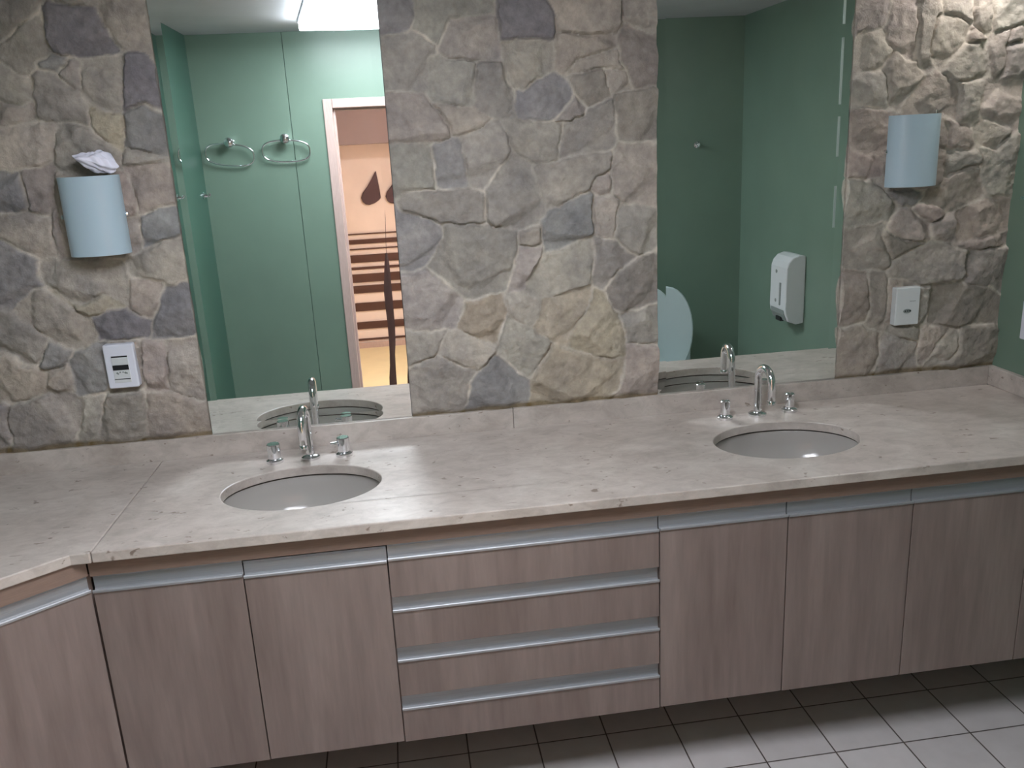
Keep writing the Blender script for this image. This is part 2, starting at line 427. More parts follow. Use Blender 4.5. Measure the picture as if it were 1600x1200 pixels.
def stone_section(x0, x1, z0, z1, step=.004):
    nx = int(round((x1-x0)/step)) + 1; nz = int(round((z1-z0)/step)) + 1
    X, Z = np.meshgrid(np.linspace(x0, x1, nx), np.linspace(z0, z1, nz), indexing='ij'); X = X.ravel(); Z = Z.ravel()
    wx = X + .007*(value_noise(X, Z, 28, 1)-.5) + .005*(value_noise(X, Z, 75, 2)-.5)
    wz = Z + .007*(value_noise(X, Z, 28, 3)-.5) + .005*(value_noise(X, Z, 75, 4)-.5)
    d1 = np.full(X.shape, 9.); d2 = np.full(X.shape, 9.); idx = np.zeros(X.shape, int)
    for k, (cd, P) in enumerate(polys):
        if P[:, 0].max() < x0-.2 or P[:, 0].min() > x1+.2: continue
        lo, hi = P.min(0)-.14, P.max(0)+.14
        m = (wx > lo[0]) & (wx < hi[0]) & (wz > lo[1]) & (wz < hi[1])
        if not m.any(): continue
        d = poly_sd(wx[m], wz[m], P); a1 = d1[m]; a2 = d2[m]; ii = idx[m]
        cl = d < a1
        a2 = np.where(cl, a1, np.minimum(a2, d)); a1 = np.where(cl, d, a1); ii = np.where(cl, k, ii)
        d1[m] = a1; d2[m] = a2; idx[m] = ii
    gap = np.minimum((d2-d1)/2, .06 - np.maximum(d1, -.02)) - .0015   # distance to the joint
    H = np.zeros(X.shape); col = np.zeros((len(X), 3))
    for k in np.unique(idx):
        m = idx == k; cd, P = polys[k]; r = np.random.default_rng(k+11); c = P.mean(0); ext = max(np.ptp(P[:, 0]), np.ptp(P[:, 1]))/2
        qx = wx[m]-c[0]; qz = wz[m]-c[1]
        h0 = r.uniform(.021, .031); h = h0 + qx*r.normal(0, .07) + qz*r.normal(.03, .07)
        for j in range(r.integers(3, 6)):
            th = r.uniform(0, 2*math.pi) if j else r.normal(-math.pi/2, .5)
            s = r.uniform(.15, .6); rad = ext*r.uniform(.25, .75)
            h = np.minimum(h, h0 + s*(rad - (qx*math.cos(th)+qz*math.sin(th)))*(1+.5*value_noise(qx+k, qz, 12, 7)))
        H[m] = h
        b = np.array(CODE[cd])*r.uniform(.90, 1.10)*(1 + r.normal(0, .012, 3))
        col[m] = b
    H += .006*(value_noise(X, Z, 22, 9)-.5) + .0045*(value_noise(X, Z, 55, 10)-.5) + .0022*(value_noise(X, Z, 125, 12)-.5)
    H = np.clip(H, .0105, .044)
    t = np.clip((gap+.001)/.0065, 0, 1); t = t*t*(3-2*t)
    H = .0135 + (H-.0135)*t
    mort = np.array([.56, .515, .455])*(1 + .25*(value_noise(X, Z, 30, 13)-.5))[:, None]
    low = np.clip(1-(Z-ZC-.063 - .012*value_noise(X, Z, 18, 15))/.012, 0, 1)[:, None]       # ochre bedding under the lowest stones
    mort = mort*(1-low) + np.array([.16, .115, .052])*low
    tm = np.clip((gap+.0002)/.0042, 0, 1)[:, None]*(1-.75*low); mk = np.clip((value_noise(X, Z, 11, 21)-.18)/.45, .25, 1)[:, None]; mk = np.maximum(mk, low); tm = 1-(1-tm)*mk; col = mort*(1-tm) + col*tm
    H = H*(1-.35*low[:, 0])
    return nx, nz, X, Z, H, col
V = []; F = []; COLS = []
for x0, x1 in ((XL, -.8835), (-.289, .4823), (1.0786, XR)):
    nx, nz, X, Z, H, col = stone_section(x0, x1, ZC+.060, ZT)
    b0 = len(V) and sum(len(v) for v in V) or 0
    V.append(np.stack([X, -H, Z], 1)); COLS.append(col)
    I = np.arange(nx*nz).reshape(nx, nz) + b0
    F.append(np.stack([I[:-1, :-1], I[1:, :-1], I[1:, 1:], I[:-1, 1:]], -1).reshape(-1, 4))
    n0 = b0 + nx*nz
    ring = np.concatenate([np.arange(nx)*nz, (nx-1)*nz + np.arange(1, nz), np.arange(nx-2, -1, -1)*nz + nz-1, np.arange(nz-2, 0, -1)])
    bk = V[-1][ring].copy(); bk[:, 1] = .01
    V.append(bk); COLS.append(np.tile(np.array([[.50, .45, .39]]), (len(ring), 1)))
    a = ring + b0; b = np.arange(len(ring)) + n0
    F.append(np.stack([np.roll(a, -1), a, b, np.roll(b, -1)], 1))
b0 = sum(len(v) for v in V)                            # the masonry slab behind stones and mirrors
V.append(np.array([(x, y, z) for x in (XL-.1, XR+.1) for y in (.006, .12) for z in (0, ZT)])); COLS.append(np.full((8, 3), .2))
F.append(np.array([(0, 1, 3, 2), (4, 6, 7, 5), (0, 4, 5, 1), (2, 3, 7, 6), (0, 2, 6, 4), (1, 5, 7, 3)]) + b0)
V = np.concatenate(V); F = np.concatenate(F); COLS = np.concatenate(COLS)
me = bpy.data.meshes.new('wall_back')
me.vertices.add(len(V)); me.vertices.foreach_set('co', V.astype(np.float32).ravel())
me.loops.add(F.size); me.loops.foreach_set('vertex_index', F.astype(np.int32).ravel())
me.polygons.add(len(F)); me.polygons.foreach_set('loop_start', np.arange(0, F.size, 4, dtype=np.int32))
me.update(calc_edges=True); me.validate()
ca = me.color_attributes.new('Col', 'FLOAT_COLOR', 'POINT')
ca.data.foreach_set('color', np.concatenate([COLS, np.ones((len(COLS), 1))], 1).astype(np.float32).ravel())
me.polygons.foreach_set('use_smooth', np.ones(len(F), bool))
try: me.set_sharp_from_angle(angle=R(60))
except Exception: pass
me.materials.append(M_stone)
wb = bpy.data.objects.new('wall_back', me); C.objects.link(wb); wb['kind'] = 'structure'
# ------------------------------------------------------------------ room shell
DX0, DX1, DZ = -.555, .19, 1.06 + ZC                   # clear opening of the doorway behind the camera
struct('floor', bxm(XL-.1, XR+.1, -2.25, .12, -.05, 0), M_tile)
struct('ceiling', bxm(XL-.1, XR+.1, -2.25, .12, ZT, ZT+.05), M_ceil)
struct('wall_right', bxm(XR, XR+.1, -2.25, .006, 0, ZT), M_green)
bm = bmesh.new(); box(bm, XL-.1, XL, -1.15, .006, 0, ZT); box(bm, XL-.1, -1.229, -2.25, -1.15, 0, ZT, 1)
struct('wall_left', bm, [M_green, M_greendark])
bm = bmesh.new()
box(bm, -1.23, -.768, -2.25, YF, 0, ZT); box(bm, -.765, DX0-.045, -2.25, YF, 0, ZT); box(bm, -.768, -.765, -2.25, YF-.008, 0, ZT, 1)
box(bm, DX1+.045, XR, -2.25, YF, 0, ZT); box(bm, DX0-.045, DX1+.045, -2.25, YF, DZ+.045, ZT)
struct('wall_front', bm, [M_green, M_green2])
# the room beyond the doorway
RY, RX0, RX1 = -5.13, -1.30, 1.10
bm = bmesh.new(); box(bm, RX0, RX1, RY, -2.25, -.05, 0)
struct('floor_closet', bm, M_peachfloor)
struct('ceiling_closet', bxm(RX0-.1, RX1+.1, RY-.1, -2.25, ZT, ZT+.05), M_peach)
struct('wall_closet_back', bxm(RX0-.1, RX1+.1, RY-.1, RY, -.05, ZT), M_peach)
struct('wall_closet_left', bxm(RX0-.1, RX0, RY, -2.25, -.05, ZT), M_peach)
struct('wall_closet_right', bxm(RX1, RX1+.1, RY, -2.25, -.05, ZT), M_peach)
bm = bmesh.new(); box(bm, RX0, DX0-.045, -2.265, -2.251, 0, ZT); box(bm, DX1+.045, RX1, -2.265, -2.251, 0, ZT); box(bm, DX0-.045, DX1+.045, -2.265, -2.251, DZ+.045, ZT)
struct('wall_closet_front', bm, M_peach)
struct('baseboard_closet', bxm(RX0, RX1, RY, RY+.016, 0, .05), M_cas)
# door frame: jambs, head, casings
d1 = bmesh.new()
for x0, x1 in ((DX0-.045, DX0), (DX1, DX1+.045)): box(d1, x0, x1, -2.28, -2.138, 0, DZ+.045)
box(d1, DX0, DX1, -2.28, -2.138, DZ, DZ+.045)
dr = struct('door_1', d1, M_cas, bevel=.004)
d2 = bmesh.new()
for x0, x1 in ((DX0-.012, DX0+.012), (DX1-.012, DX1+.012)): box(d2, x0, x1, -2.215, -2.175, 0, DZ)
box(d2, DX0+.012, DX1-.012, -2.215, -2.175, DZ-.012, DZ+.002)
obj('door_stop', d2, M_cas, dr, bevel=.002)
# ------------------------------------------------------------------ ceiling lamps
lp = thing('ceiling_lamp', 'square white glowing ceiling lamp reflected at the top of the left mirror', 'lamp', (-.305, -1.500, ZT), R(-8))
bm = bmesh.new(); box(bm, -.305, .305, -.315, .315, -.014, 0); obj('housing', bm, M_white, lp, bevel=.003)
bm = bmesh.new(); box(bm, -.30, .30, -.31, .31, -.046, -.0145); obj('diffuser', bm, M_lamp, lp, bevel=.006)
sp = thing('ceiling_spot', 'small round recessed ceiling spot above the right end of the stone wall', 'lamp', (1.50, -.19, ZT))
bm = bmesh.new(); lathe(bm, [(.030, -.002), (.030, -.008), (.045, -.008), (.045, 0), (.030, 0)], 32); obj('trim_ring', bm, M_chrome, sp, smooth=True)
bm = bmesh.new(); lathe(bm, [(0, -.030), (.012, -.028), (.022, -.020), (.028, -.009), (.029, -.001), (0, -.001)], 32); obj('diffuser', bm, M_spot, sp)
cl = thing('ceiling_lamp', 'round warm ceiling lamp in the peach room behind the doorway', 'lamp', (.62, -2.85, ZT))
bm = bmesh.new(); lathe(bm, [(0, -.03), (.17, -.03), (.18, -.02), (.18, -.012), (0, -.012)], 40); obj('diffuser', bm, M_warm, cl, smooth=True)
bm = bmesh.new(); lathe(bm, [(0, -.011), (.19, -.011), (.19, 0), (0, 0)], 40); obj('housing', bm, M_white, cl)
# ------------------------------------------------------------------ mirrors with a bevelled border
def mirror(x0, x1, z0, z1, label, drs, glints=()):
    t = thing('wall_mirror', label, 'mirror', ((x0+x1)/2, 0, z0), 0, None)
    a, h = (x1-x0)/2, z1-z0; bw = .027; yf = -.006
    def quad(bm, P): return bm.faces.new([bm.verts.new(p) for p in P])
    bm = bmesh.new()
    I = [(-a+bw, yf, bw), (a-bw, yf, bw), (a-bw, yf, h-bw), (-a+bw, yf, h-bw)]
    vs = [bm.verts.new(p) for p in I]; bv = [bm.verts.new((p[0], .0045, p[2])) for p in I]
    bm.faces.new(vs); bm.faces.new(bv[::-1])
    for i in range(4): bm.faces.new((vs[i], vs[(i+1) % 4], bv[(i+1) % 4], bv[i]))
    obj('mirror_glass', bm, M_mirror, t)
    bm = bmesh.new()
    O = [(-a, 0), (a, 0), (a, h), (-a, h)]
    for i in range(4):                                 # bottom, right, top, left facets, each with its own slope
        j = (i+1) % 4; yo = yf-drs[i]
        P = [I[i], I[j], (O[j][0], yo, O[j][1]), (O[i][0], yo, O[i][1])]
        f_ = [bm.verts.new(p) for p in P]; b_ = [bm.verts.new((p[0], .0045, p[2])) for p in P]
        bm.faces.new(f_); bm.faces.new(b_[::-1])
        for k in range(4): bm.faces.new((f_[k], f_[(k+1) % 4], b_[(k+1) % 4], b_[k]))
    obj('border', bm, M_mirror, t)
    for x, za, zb in glints: obj('glint_strip', bxm(x-.0035-(x0+x1)/2, x+.0035-(x0+x1)/2, yf-.0016, yf+.001, ZC+za-z0, ZC+zb-z0), M_pale, t)  # pale strips paint a glint along the inner line of the border
    return t
mirror(-.8815, -.2910, ZC+.064, ZT-.02, 'tall wall mirror above the left basin, reflecting the lit doorway', (.00072, .00055, .0006, .00081))
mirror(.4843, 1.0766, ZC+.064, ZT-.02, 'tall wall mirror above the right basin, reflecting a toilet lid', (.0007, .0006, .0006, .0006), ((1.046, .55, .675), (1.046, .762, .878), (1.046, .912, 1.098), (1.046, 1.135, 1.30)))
# ------------------------------------------------------------------ worktop, backsplash
DG = Vector((-.805, -.593))                            # direction of the splayed left end
BASIN = ((-.5977, -.3357), (.7604, -.3357)); EA, EB = .2093, .1497
def slab(pts, z0, z1, holes=(), n=72):
    bm = bmesh.new(); loops = [pts] + [[(c[0]+EA*math.cos(2*math.pi*i/n), c[1]+EB*math.sin(2*math.pi*i/n)) for i in range(n)] for c in holes]
    rings = []
    for z in (z0, z1):
        rr = []; es = []
        for L in loops:
            vs = [bm.verts.new((x, y, z)) for x, y in L]; rr.append(vs)
            es += [bm.edges.new((vs[i], vs[(i+1) % len(vs)])) for i in range(len(vs))]
        bmesh.ops.triangle_fill(bm, use_beauty=True, use_dissolve=False, edges=es); rings.append(rr)
    for A, B in zip(*rings):
        for i in range(len(A)): bm.faces.new((A[i], A[(i+1) % len(A)], B[(i+1) % len(A)], B[i]))
    return bm
P0 = Vector((-1.092, -.622)); tE = (-1.75-P0.x)/DG.x; P1 = P0 + DG*tE
main = [(-1.0295, -.0205), (XR-.0005, -.0205), (XR-.0005, -.6207), (-1.0465, -.6207)]
ct = obj('countertop', slab(main, ZC-.027, ZC, BASIN), M_marble, bevel=.003)
tag(ct, 'long polished beige marble worktop with two oval basin cut-outs', 'countertop')
left = [(XL+.0005, -.0205), (-1.0315, -.0205), (-1.0485, -.622), (P0.x, P0.y), (P1.x+.0005, P1.y)]
ct2 = obj('countertop', slab(left, ZC-.027, ZC), M_marble, bevel=.003)
tag(ct2, 'short beige marble worktop piece left of the seam, with an angled front edge', 'countertop')
bs = obj('backsplash', bxm(-1.745, .0185, -.020, -.0005, ZC-.02, ZC+.0625), M_marble, bevel=.0015)
tag(bs, 'low marble upstand strip behind the left basin, under the left mirror', 'backsplash', 'marble upstand strips')
bs = obj('backsplash', bxm(.0195, XR-.021, -.020, -.0005, ZC-.02, ZC+.0625), M_marble, bevel=.0015)
tag(bs, 'low marble upstand strip behind the right basin, under the right mirror', 'backsplash', 'marble upstand strips')
bs = obj('backsplash', bxm(XR-.020, XR-.0005, -.618, -.0005, ZC+.0005, ZC+.0625), M_marble, bevel=.0015)
tag(bs, 'short marble upstand along the green right wall', 'backsplash', 'marble upstand strips')
# ------------------------------------------------------------------ basins
def basin(c, label):
    t = thing('sink_basin', label, 'basin', (c[0], c[1], ZC), 0, 'undermounted oval basins')
    bm = bmesh.new(); n = 72; prof = []
    A, B = EA+.007, EB+.007; D = .135
    zr = -.0315
    prof.append((1.04, zr)); prof.append((1.0, zr))
    for k in range(1, 15):
        u = k/15*math.pi/2; prof.append((math.cos(u)**.62, zr - D*math.sin(u)**1.15))
    inner = [[bm.verts.new((A*r*math.cos(2*math.pi*i/n), B*r*math.sin(2*math.pi*i/n), z)) for i in range(n)] for r, z in prof]
    outer = [[bm.verts.new((A*(r+.06)*math.cos(2*math.pi*i/n), B*(r+.07)*math.sin(2*math.pi*i/n), z-.012)) for i in range(n)] for r, z in prof]
    for L in (inner, outer):
        for a, b in zip(L, L[1:]):
            for i in range(n): bm.faces.new((a[i], a[(i+1) % n], b[(i+1) % n], b[i]))
    for i in range(n): bm.faces.new((inner[0][i], inner[0][(i+1) % n], outer[0][(i+1) % n], outer[0][i]))
    bm.faces.new(inner[-1]); bm.faces.new(outer[-1])
    obj('bowl', bm, M_basin, t, smooth=True, angle=50)
    zb = prof[-1][1]
    bm = bmesh.new(); lathe(bm, [(0, zb+.002), (.012, zb+.003), (.016, zb+.005), (.022, zb+.005), (.026, zb+.0005), (.0, zb+.0005)], 32); obj('drain', bm, M_chrome, t, smooth=True)
basin(BASIN[0], 'left oval ceramic basin set under the marble, below the doorway reflection')
basin(BASIN[1], 'right oval ceramic basin set under the marble, below the toilet reflection')
# ------------------------------------------------------------------ faucets and tap handles
def spout(x, y, label, turn=0):
    t = thing('faucet', label, 'faucet', (x, y, ZC), R(turn), 'chrome gooseneck faucets')
    bm = bmesh.new(); lathe(bm, [(0, 0), (.027, 0), (.028, .003), (.0275, .007), (.022, .011), (.0135, .013), (0, .013)], 36); obj('base_flange', bm, M_chrome, t, smooth=True)
    bm = bmesh.new(); r = .042; zc = .172-.0115-r
    pts = [(0, 0, .012), (0, 0, .05), (0, 0, .09), (0, 0, zc)] + [(0, -r+r*math.cos(a), zc+r*math.sin(a)) for a in [math.pi*k/16 for k in range(1, 17)]] + [(0, -2*r, zc-.02), (0, -2*r, zc-.048)]
    tube(bm, pts, .0115, 20); obj('spout', bm, M_chrome, t, smooth=True, angle=60)
    bm = bmesh.new(); lathe(bm, [(0, 0), (.0095, 0), (.0125, .001), (.0125, .012), (.0118, .013)], 24, (0, -2*r, zc-.061)); obj('aerator', bm, M_chrome, t, smooth=True)
spout(-.592, -.120, 'chrome gooseneck faucet spout behind the left basin', -4)
spout(.7700, -.112, 'chrome gooseneck faucet spout behind the right basin', 4)
def handle(x, y, label, h, r, lever=None, hollow=False):
    t = thing('tap_handle', label, 'tap handle', (x, y, ZC), 0, 'chrome tap handles')
    bm = bmesh.new(); lathe(bm, [(0, 0), (.024, 0), (.025, .003), (.0245, .008), (.019, .012), (r*.8, .0135), (0, .0135)], 32); obj('base_flange', bm, M_chrome, t, smooth=True)
    top = [(r, h-.002), (r-.002, h)] + ([(r-.005, h), (r-.006, h-.006), (0, h-.006)] if hollow else [(0, h)])
    bm = bmesh.new(); lathe(bm, [(0, .013), (r*.94, .013), (r, .016)] + top, 32); obj('handle_body', bm, M_chrome, t, smooth=True)
    if lever is not None:
        bm = bmesh.new(); a = R(lever); tube(bm, [(r*.8*math.cos(a), r*.8*math.sin(a), h-.014), (r*1.4*math.cos(a), r*1.4*math.sin(a), h-.014), ((r+.019)*math.cos(a), (r+.019)*math.sin(a), h-.013)], [.0042, .0042, .0036], 12); obj('lever', bm, M_chrome, t, smooth=True)
handle(-.693, -.126, 'thick chrome tap handle left of the left faucet', .056, .0188, 100)
handle(-.496, -.122, 'chrome tap handle with a stub lever pointing left, right of the left faucet', .056, .0180, 200)
handle(.664, -.116, 'chrome tap handle with a hollow dark top, left of the right faucet', .058, .0148, None, True)
handle(.880, -.101, 'slim chrome tap handle right of the right faucet', .058, .0140, None, True)
# ------------------------------------------------------------------ cabinets
ZB = ZC-.632                                           # lower edge of the fronts
ZP = ZC-.110                                           # top of the wooden fronts under the grip profile
FY = -.600
def front(parent, x0, x1, zb, zt, name, dz=0, grip_h=.038):
    """a wooden front with a full-width aluminium grip profile on its top edge"""
    g = .0015; zt += dz; zb = zb + dz*.3
    f = obj(name, bxm(x0+g, x1-g, FY, FY+.018, zb, zt-grip_h), M_wood, parent, bevel=.001)
    bm = bmesh.new(); z = zt-grip_h
    prof = [(FY-.004, z-.001), (FY-.004, z+.0042), (FY-.0022, z+.006), (FY-.0003, z+.0056), (FY+.0008, z+.003), (FY+.001, z+.0006), (FY+.0125, z+.0006), (FY+.0138, z+.004), (FY+.0146, z+.016), (FY+.0143, z+.030), (FY+.0105, z+.038),
            (FY+.018, z+.038), (FY+.018, z-.0005), (FY, z-.0005), (FY, z-.001)]
    prism(bm, prof, x0+g, x1-g, axis=0)
    obj('grip_profile', bm, M_alu, f, bevel=0)
    return f
def carcass(parent, x0, x1):
    bm = bmesh.new(); s = .018; zt = ZC-.029
    box(bm, x0, x0+s, FY+.020, -.03, ZB+.002, ZC-.185); box(bm, x1-s, x1, FY+.020, -.03, ZB+.002, ZC-.185)
    box(bm, x0+s, x1-s, FY+.020, -.03, ZB+.002, ZB+s); box(bm, x0+s, x1-s, -.036, -.03, ZB+s, zt-.045)
    obj('carcass', bm, M_wood, parent)
    obj('top_rail', bxm(x0, x1, FY+.003, FY+.021, ZC-.071, ZC-.0275), M_fascia, parent)
    obj('back_plate', bxm(x0+s, x1-s, FY+.022, FY+.026, ZC-.13, ZC-.0735), M_dark, parent)
def cab_thing(x0, x1, label):
    t = thing('vanity_cabinet', label, 'cabinet', (0, 0, 0), 0, 'wall-hung vanity cabinets'); carcass(t, x0, x1); return t
J = (-1.067, -.724, -.3816, .3038, .6475, .9945, 1.3405, XR-.002)
t = cab_thing(J[0], J[2], 'wall-hung two-door wooden cabinet under the left basin')
front(t, J[0], J[1], ZB, ZC-.072, 'door'); front(t, J[1], J[2], ZB+.003, ZC-.072, 'door', -.005)
t = cab_thing(J[2], J[3], 'wall-hung cabinet with four stacked drawers between the two basins')
zz = [-.073, -.2145, -.3565, -.498, -.6345]
for k in range(4): front(t, J[2], J[3], ZC+zz[k+1]+.0015, ZC+zz[k], 'drawer')
obj('back_plate', bxm(J[2]+.018, J[3]-.018, FY+.0195, FY+.0215, ZB+.005, ZC-.075), M_dark, t)
t = cab_thing(J[3], J[5], 'wall-hung two-door wooden cabinet right of the drawers, under the right basin')
front(t, J[3], J[4], ZB, ZC-.073, 'door', .002); front(t, J[4], J[5], ZB, ZC-.072, 'door')
t = cab_thing(J[5], J[7], 'wall-hung wooden cabinet at the far right against the green wall')
front(t, J[5], J[6], ZB, ZC-.072, 'door'); front(t, J[6], J[7], ZB, ZC-.072, 'door')
# splayed corner cabinet on the left
ang = math.atan2(-DG.y, -DG.x)
t = thing('vanity_cabinet', 'angled wooden corner cabinet at the far left, under the short marble piece', 'cabinet', (0, 0, 0), 0, 'wall-hung vanity cabinets')
def placed(o, off):
    o.matrix_world = Matrix.Translation((J[0]-.004+off[0], FY+off[1], 0)) @ Matrix.Rotation(ang, 4, 'Z') @ Matrix.Translation((0, -FY, 0))
nl = (XL+.02-J[0])/DG.x
f = front(t, -nl/1-.0, .0045, ZB, ZC-.070, 'door'); placed(f, (-.002, -.001))
o = obj('top_rail', bxm(-nl, .002, FY+.003, FY+.021, ZC-.069, ZC-.0275), M_fascia, t); placed(o, (0, 0))
q0 = Vector((J[0]-.004, FY)); n2 = Vector((DG.y, -DG.x)); 
inn = [q0 - n2*.022*(1 if n2.y < 0 else -1), q0 + DG*nl*.985 - n2*.022*(1 if n2.y < 0 else -1)]
bm = bmesh.new(); prism(bm, [(J[0]-.004, -.03), (XL+.004, -.03), (XL+.004, inn[1].y+.0), (inn[1].x, inn[1].y), (inn[0].x-.004, inn[0].y+.006), (J[0]-.004, FY+.03)], ZB+.002, ZC-.0765)
bmesh.ops.translate(bm, verts=bm.verts[:], vec=(-.006, 0, 0))
obj('carcass', bm, M_wood, t)
# ------------------------------------------------------------------ wall lamps
def wall_lamp(x, z, label, sgn):
    t = thing('wall_lamp', label, 'lamp', (x, 0, z), 0, 'satin glass wall lamps')
    w, h, dp, th, yb = .0775, .1035, .062, .005, -.046
    bm = bmesh.new(); n = 28; rows = []
    for zz in (-h, h):
        o_ = [bm.verts.new((-w*math.cos(math.pi*k/n), yb - dp*math.sin(math.pi*k/n)**.8, zz)) for k in range(n+1)]
        i_ = [bm.verts.new((-(w-th)*math.cos(math.pi*k/n), yb - (dp-th)*math.sin(math.pi*k/n)**.8, zz)) for k in range(n+1)]
        rows.append((o_, i_))
    (o0, i0), (o1, i1) = rows
    for k in range(n):
        bm.faces.new((o0[k], o0[k+1], o1[k+1], o1[k])); bm.faces.new((i0[k], i0[k+1], i1[k+1], i1[k]))
        bm.faces.new((o0[k], o0[k+1], i0[k+1], i0[k])); bm.faces.new((o1[k], o1[k+1], i1[k+1], i1[k]))
    for k in (0, n): bm.faces.new((o0[k], i0[k], i1[k], o1[k]))
    obj('glass_shade', bm, M_lampglass, t, smooth=True)
    bm = bmesh.new(); box(bm, -.045, .045, -.052, -.028, -.06, .06); obj('wall_plate', bm, M_white, t, bevel=.004)
    bm = bmesh.new(); tube(bm, [(-w-.004, -.050, 0), (w+.004, -.050, 0)], .003, 10); obj('cross_bar', bm, M_chrome, t, smooth=True)
    for s in (-1, 1):
        bm = bmesh.new(); lathe(bm, [(0, -.004), (.006, -.003), (.0075, 0), (.006, .004), (0, .005)], 20, (s*(w+.004), -.050, 0), Matrix.Rotation(R(90)*s, 3, 'Y'))
        obj('finial', bm, M_chrome, t, smooth=True)
    if sgn > 0:
        bm = bmesh.new(); tube(bm, [(w-.012, -.058, h-.02), (w-.012, -.058, h+.010)], .0035, 12); obj('clip', bm, M_chrome, t, smooth=True)
wall_lamp(-1.0870, ZC+.7195, 'curved pale-blue glass wall lamp at left with crumpled tissue on top', -1)
wall_lamp(1.2585, ZC+.7685, 'curved pale-blue glass wall lamp on the right stone wall', 1)
# crumpled tissue lying on the left lamp
bm = bmesh.new(); bmesh.ops.create_icosphere(bm, subdivisions=5, radius=1)
rr = random.Random(4); dirs = [(Vector((rr.gauss(0, 1), rr.gauss(0, 1), rr.gauss(0, 1))).normalized(), rr.uniform(.45, .8)) for _ in range(26)]
for v in bm.verts:
    d = v.co.normalized(); k = 1.15
    for q, o_ in dirs:
        c_ = d.dot(q)
        if c_ > .05: k = min(k, o_/c_)
    k *= 1 + .10*math.sin(9*d.x+5*d.z)*math.sin(8*d.y+3)
    v.co = Vector((d.x*k*.076, d.y*k*.040, d.z*k*.046))
bmesh.ops.rotate(bm, verts=bm.verts[:], cent=(0, 0, 0), matrix=Matrix.Rotation(R(12), 3, 'Y'))
ts = obj('crumpled_tissue', bm, M_paper); ts.location = (-1.052, -.068, ZC+.8600); tag(ts, 'crumpled white tissue lying on top of the left wall lamp', 'tissue')
# ------------------------------------------------------------------ switch and socket plates
def rounded(w, h, r, n=6):
    P = []
    for cx, cy, a0 in ((w-r, h-r, 0), (-w+r, h-r, 90), (-w+r, -h+r, 180), (w-r, -h+r, 270)):
        P += [(cx+r*math.cos(R(a0+90*k/n)), cy+r*math.sin(R(a0+90*k/n))) for k in range(n+1)]
    return P
t = thing('switch_plate', 'white plate with a dark tilted rocker on the stone wall under the left lamp', 'wall plate', (-1.0925, -.018, ZC+.2995), R(0))
bm = bmesh.new(); prism(bm, rounded(.0415, .0635, .006), -.028, 0, axis=1); obj('plate', bm, M_white, t, bevel=.004, seg=3)
bm = bmesh.new(); box(bm, -.0225, .0225, -.0293, -.027, -.047, .031); obj('insert', bm, M_white2, t, bevel=.001)
bm = bmesh.new(); box(bm, -.0215, .0215, -.0300, -.0288, .0265, .0305); obj('slot', bm, M_black, t)
bm = bmesh.new(); prism(bm, [(-.0295, .0265), (-.033, .024), (-.0305, .005), (-.0295, .005)], -.021, .021, axis=0); obj('rocker', bm, M_white2, t)
bm = bmesh.new(); box(bm, -.022, .021, -.0305, -.0288, -.010, .004); obj('rocker_recess', bm, M_black, t)
bm = bmesh.new()
for x, z, s in ((-.012, -.0185, .0028), (-.004, -.0165, .0022), (.004, -.0165, .0022), (.010, -.0185, .003), (.014, -.020, .0022), (-.0095, -.021, .002)): lathe(bm, [(0, 0), (s, 0), (s, .001), (0, .001)], 12, (x, -.0292, z), Matrix.Rotation(R(90), 3, 'X'))
obj('pin_holes', bm, M_greyplastic, t)
bm = bmesh.new(); box(bm, -.0215, .0215, -.0299, -.0288, -.0375, -.0355); obj('slot', bm, M_black, t)
t = thing('socket_plate', 'white socket plate on the stone wall under the right lamp', 'wall plate', (1.2880, -.018, ZC+.2915), R(0))
bm = bmesh.new(); prism(bm, rounded(.0405, .060, .003), -.028, 0, axis=1); obj('plate', bm, M_white2, t, bevel=.003, seg=3)
bm = bmesh.new(); lathe(bm, [(0, 0), (.0135, 0), (.0135, .0012), (0, .0012)], 28, (-.001, -.0281, -.015), Matrix.Rotation(R(90), 3, 'X') @ Matrix.Diagonal((1, .52, 1))); obj('socket_recess', bm, M_greyplastic, t)
bm = bmesh.new()
for x in (-.008, 0, .008): lathe(bm, [(0, 0), (.0024, 0), (.0024, .001), (0, .001)], 12, (x, -.0293, -.0145), Matrix.Rotation(R(90), 3, 'X'))
obj('pin_holes', bm, M_black, t)
bm = bmesh.new(); box(bm, .006, .026, -.0284, -.0278, .0155, .0170); obj('mark', bm, M_greyplastic, t)
t = thing('socket_plate', 'white plate on the green right wall, cut by the right edge of the photo', 'wall plate', (XR, -.168, ZC+.239), 0)
bm = bmesh.new(); prism(bm, rounded(.0405, .0605, .004), -.009, 0, axis=0); obj('plate', bm, M_white, t, bevel=.002)
bm = bmesh.new(); prism(bm, rounded(.014, .020, .003), -.0105, -.0085, axis=0); obj('insert', bm, M_white2, t)
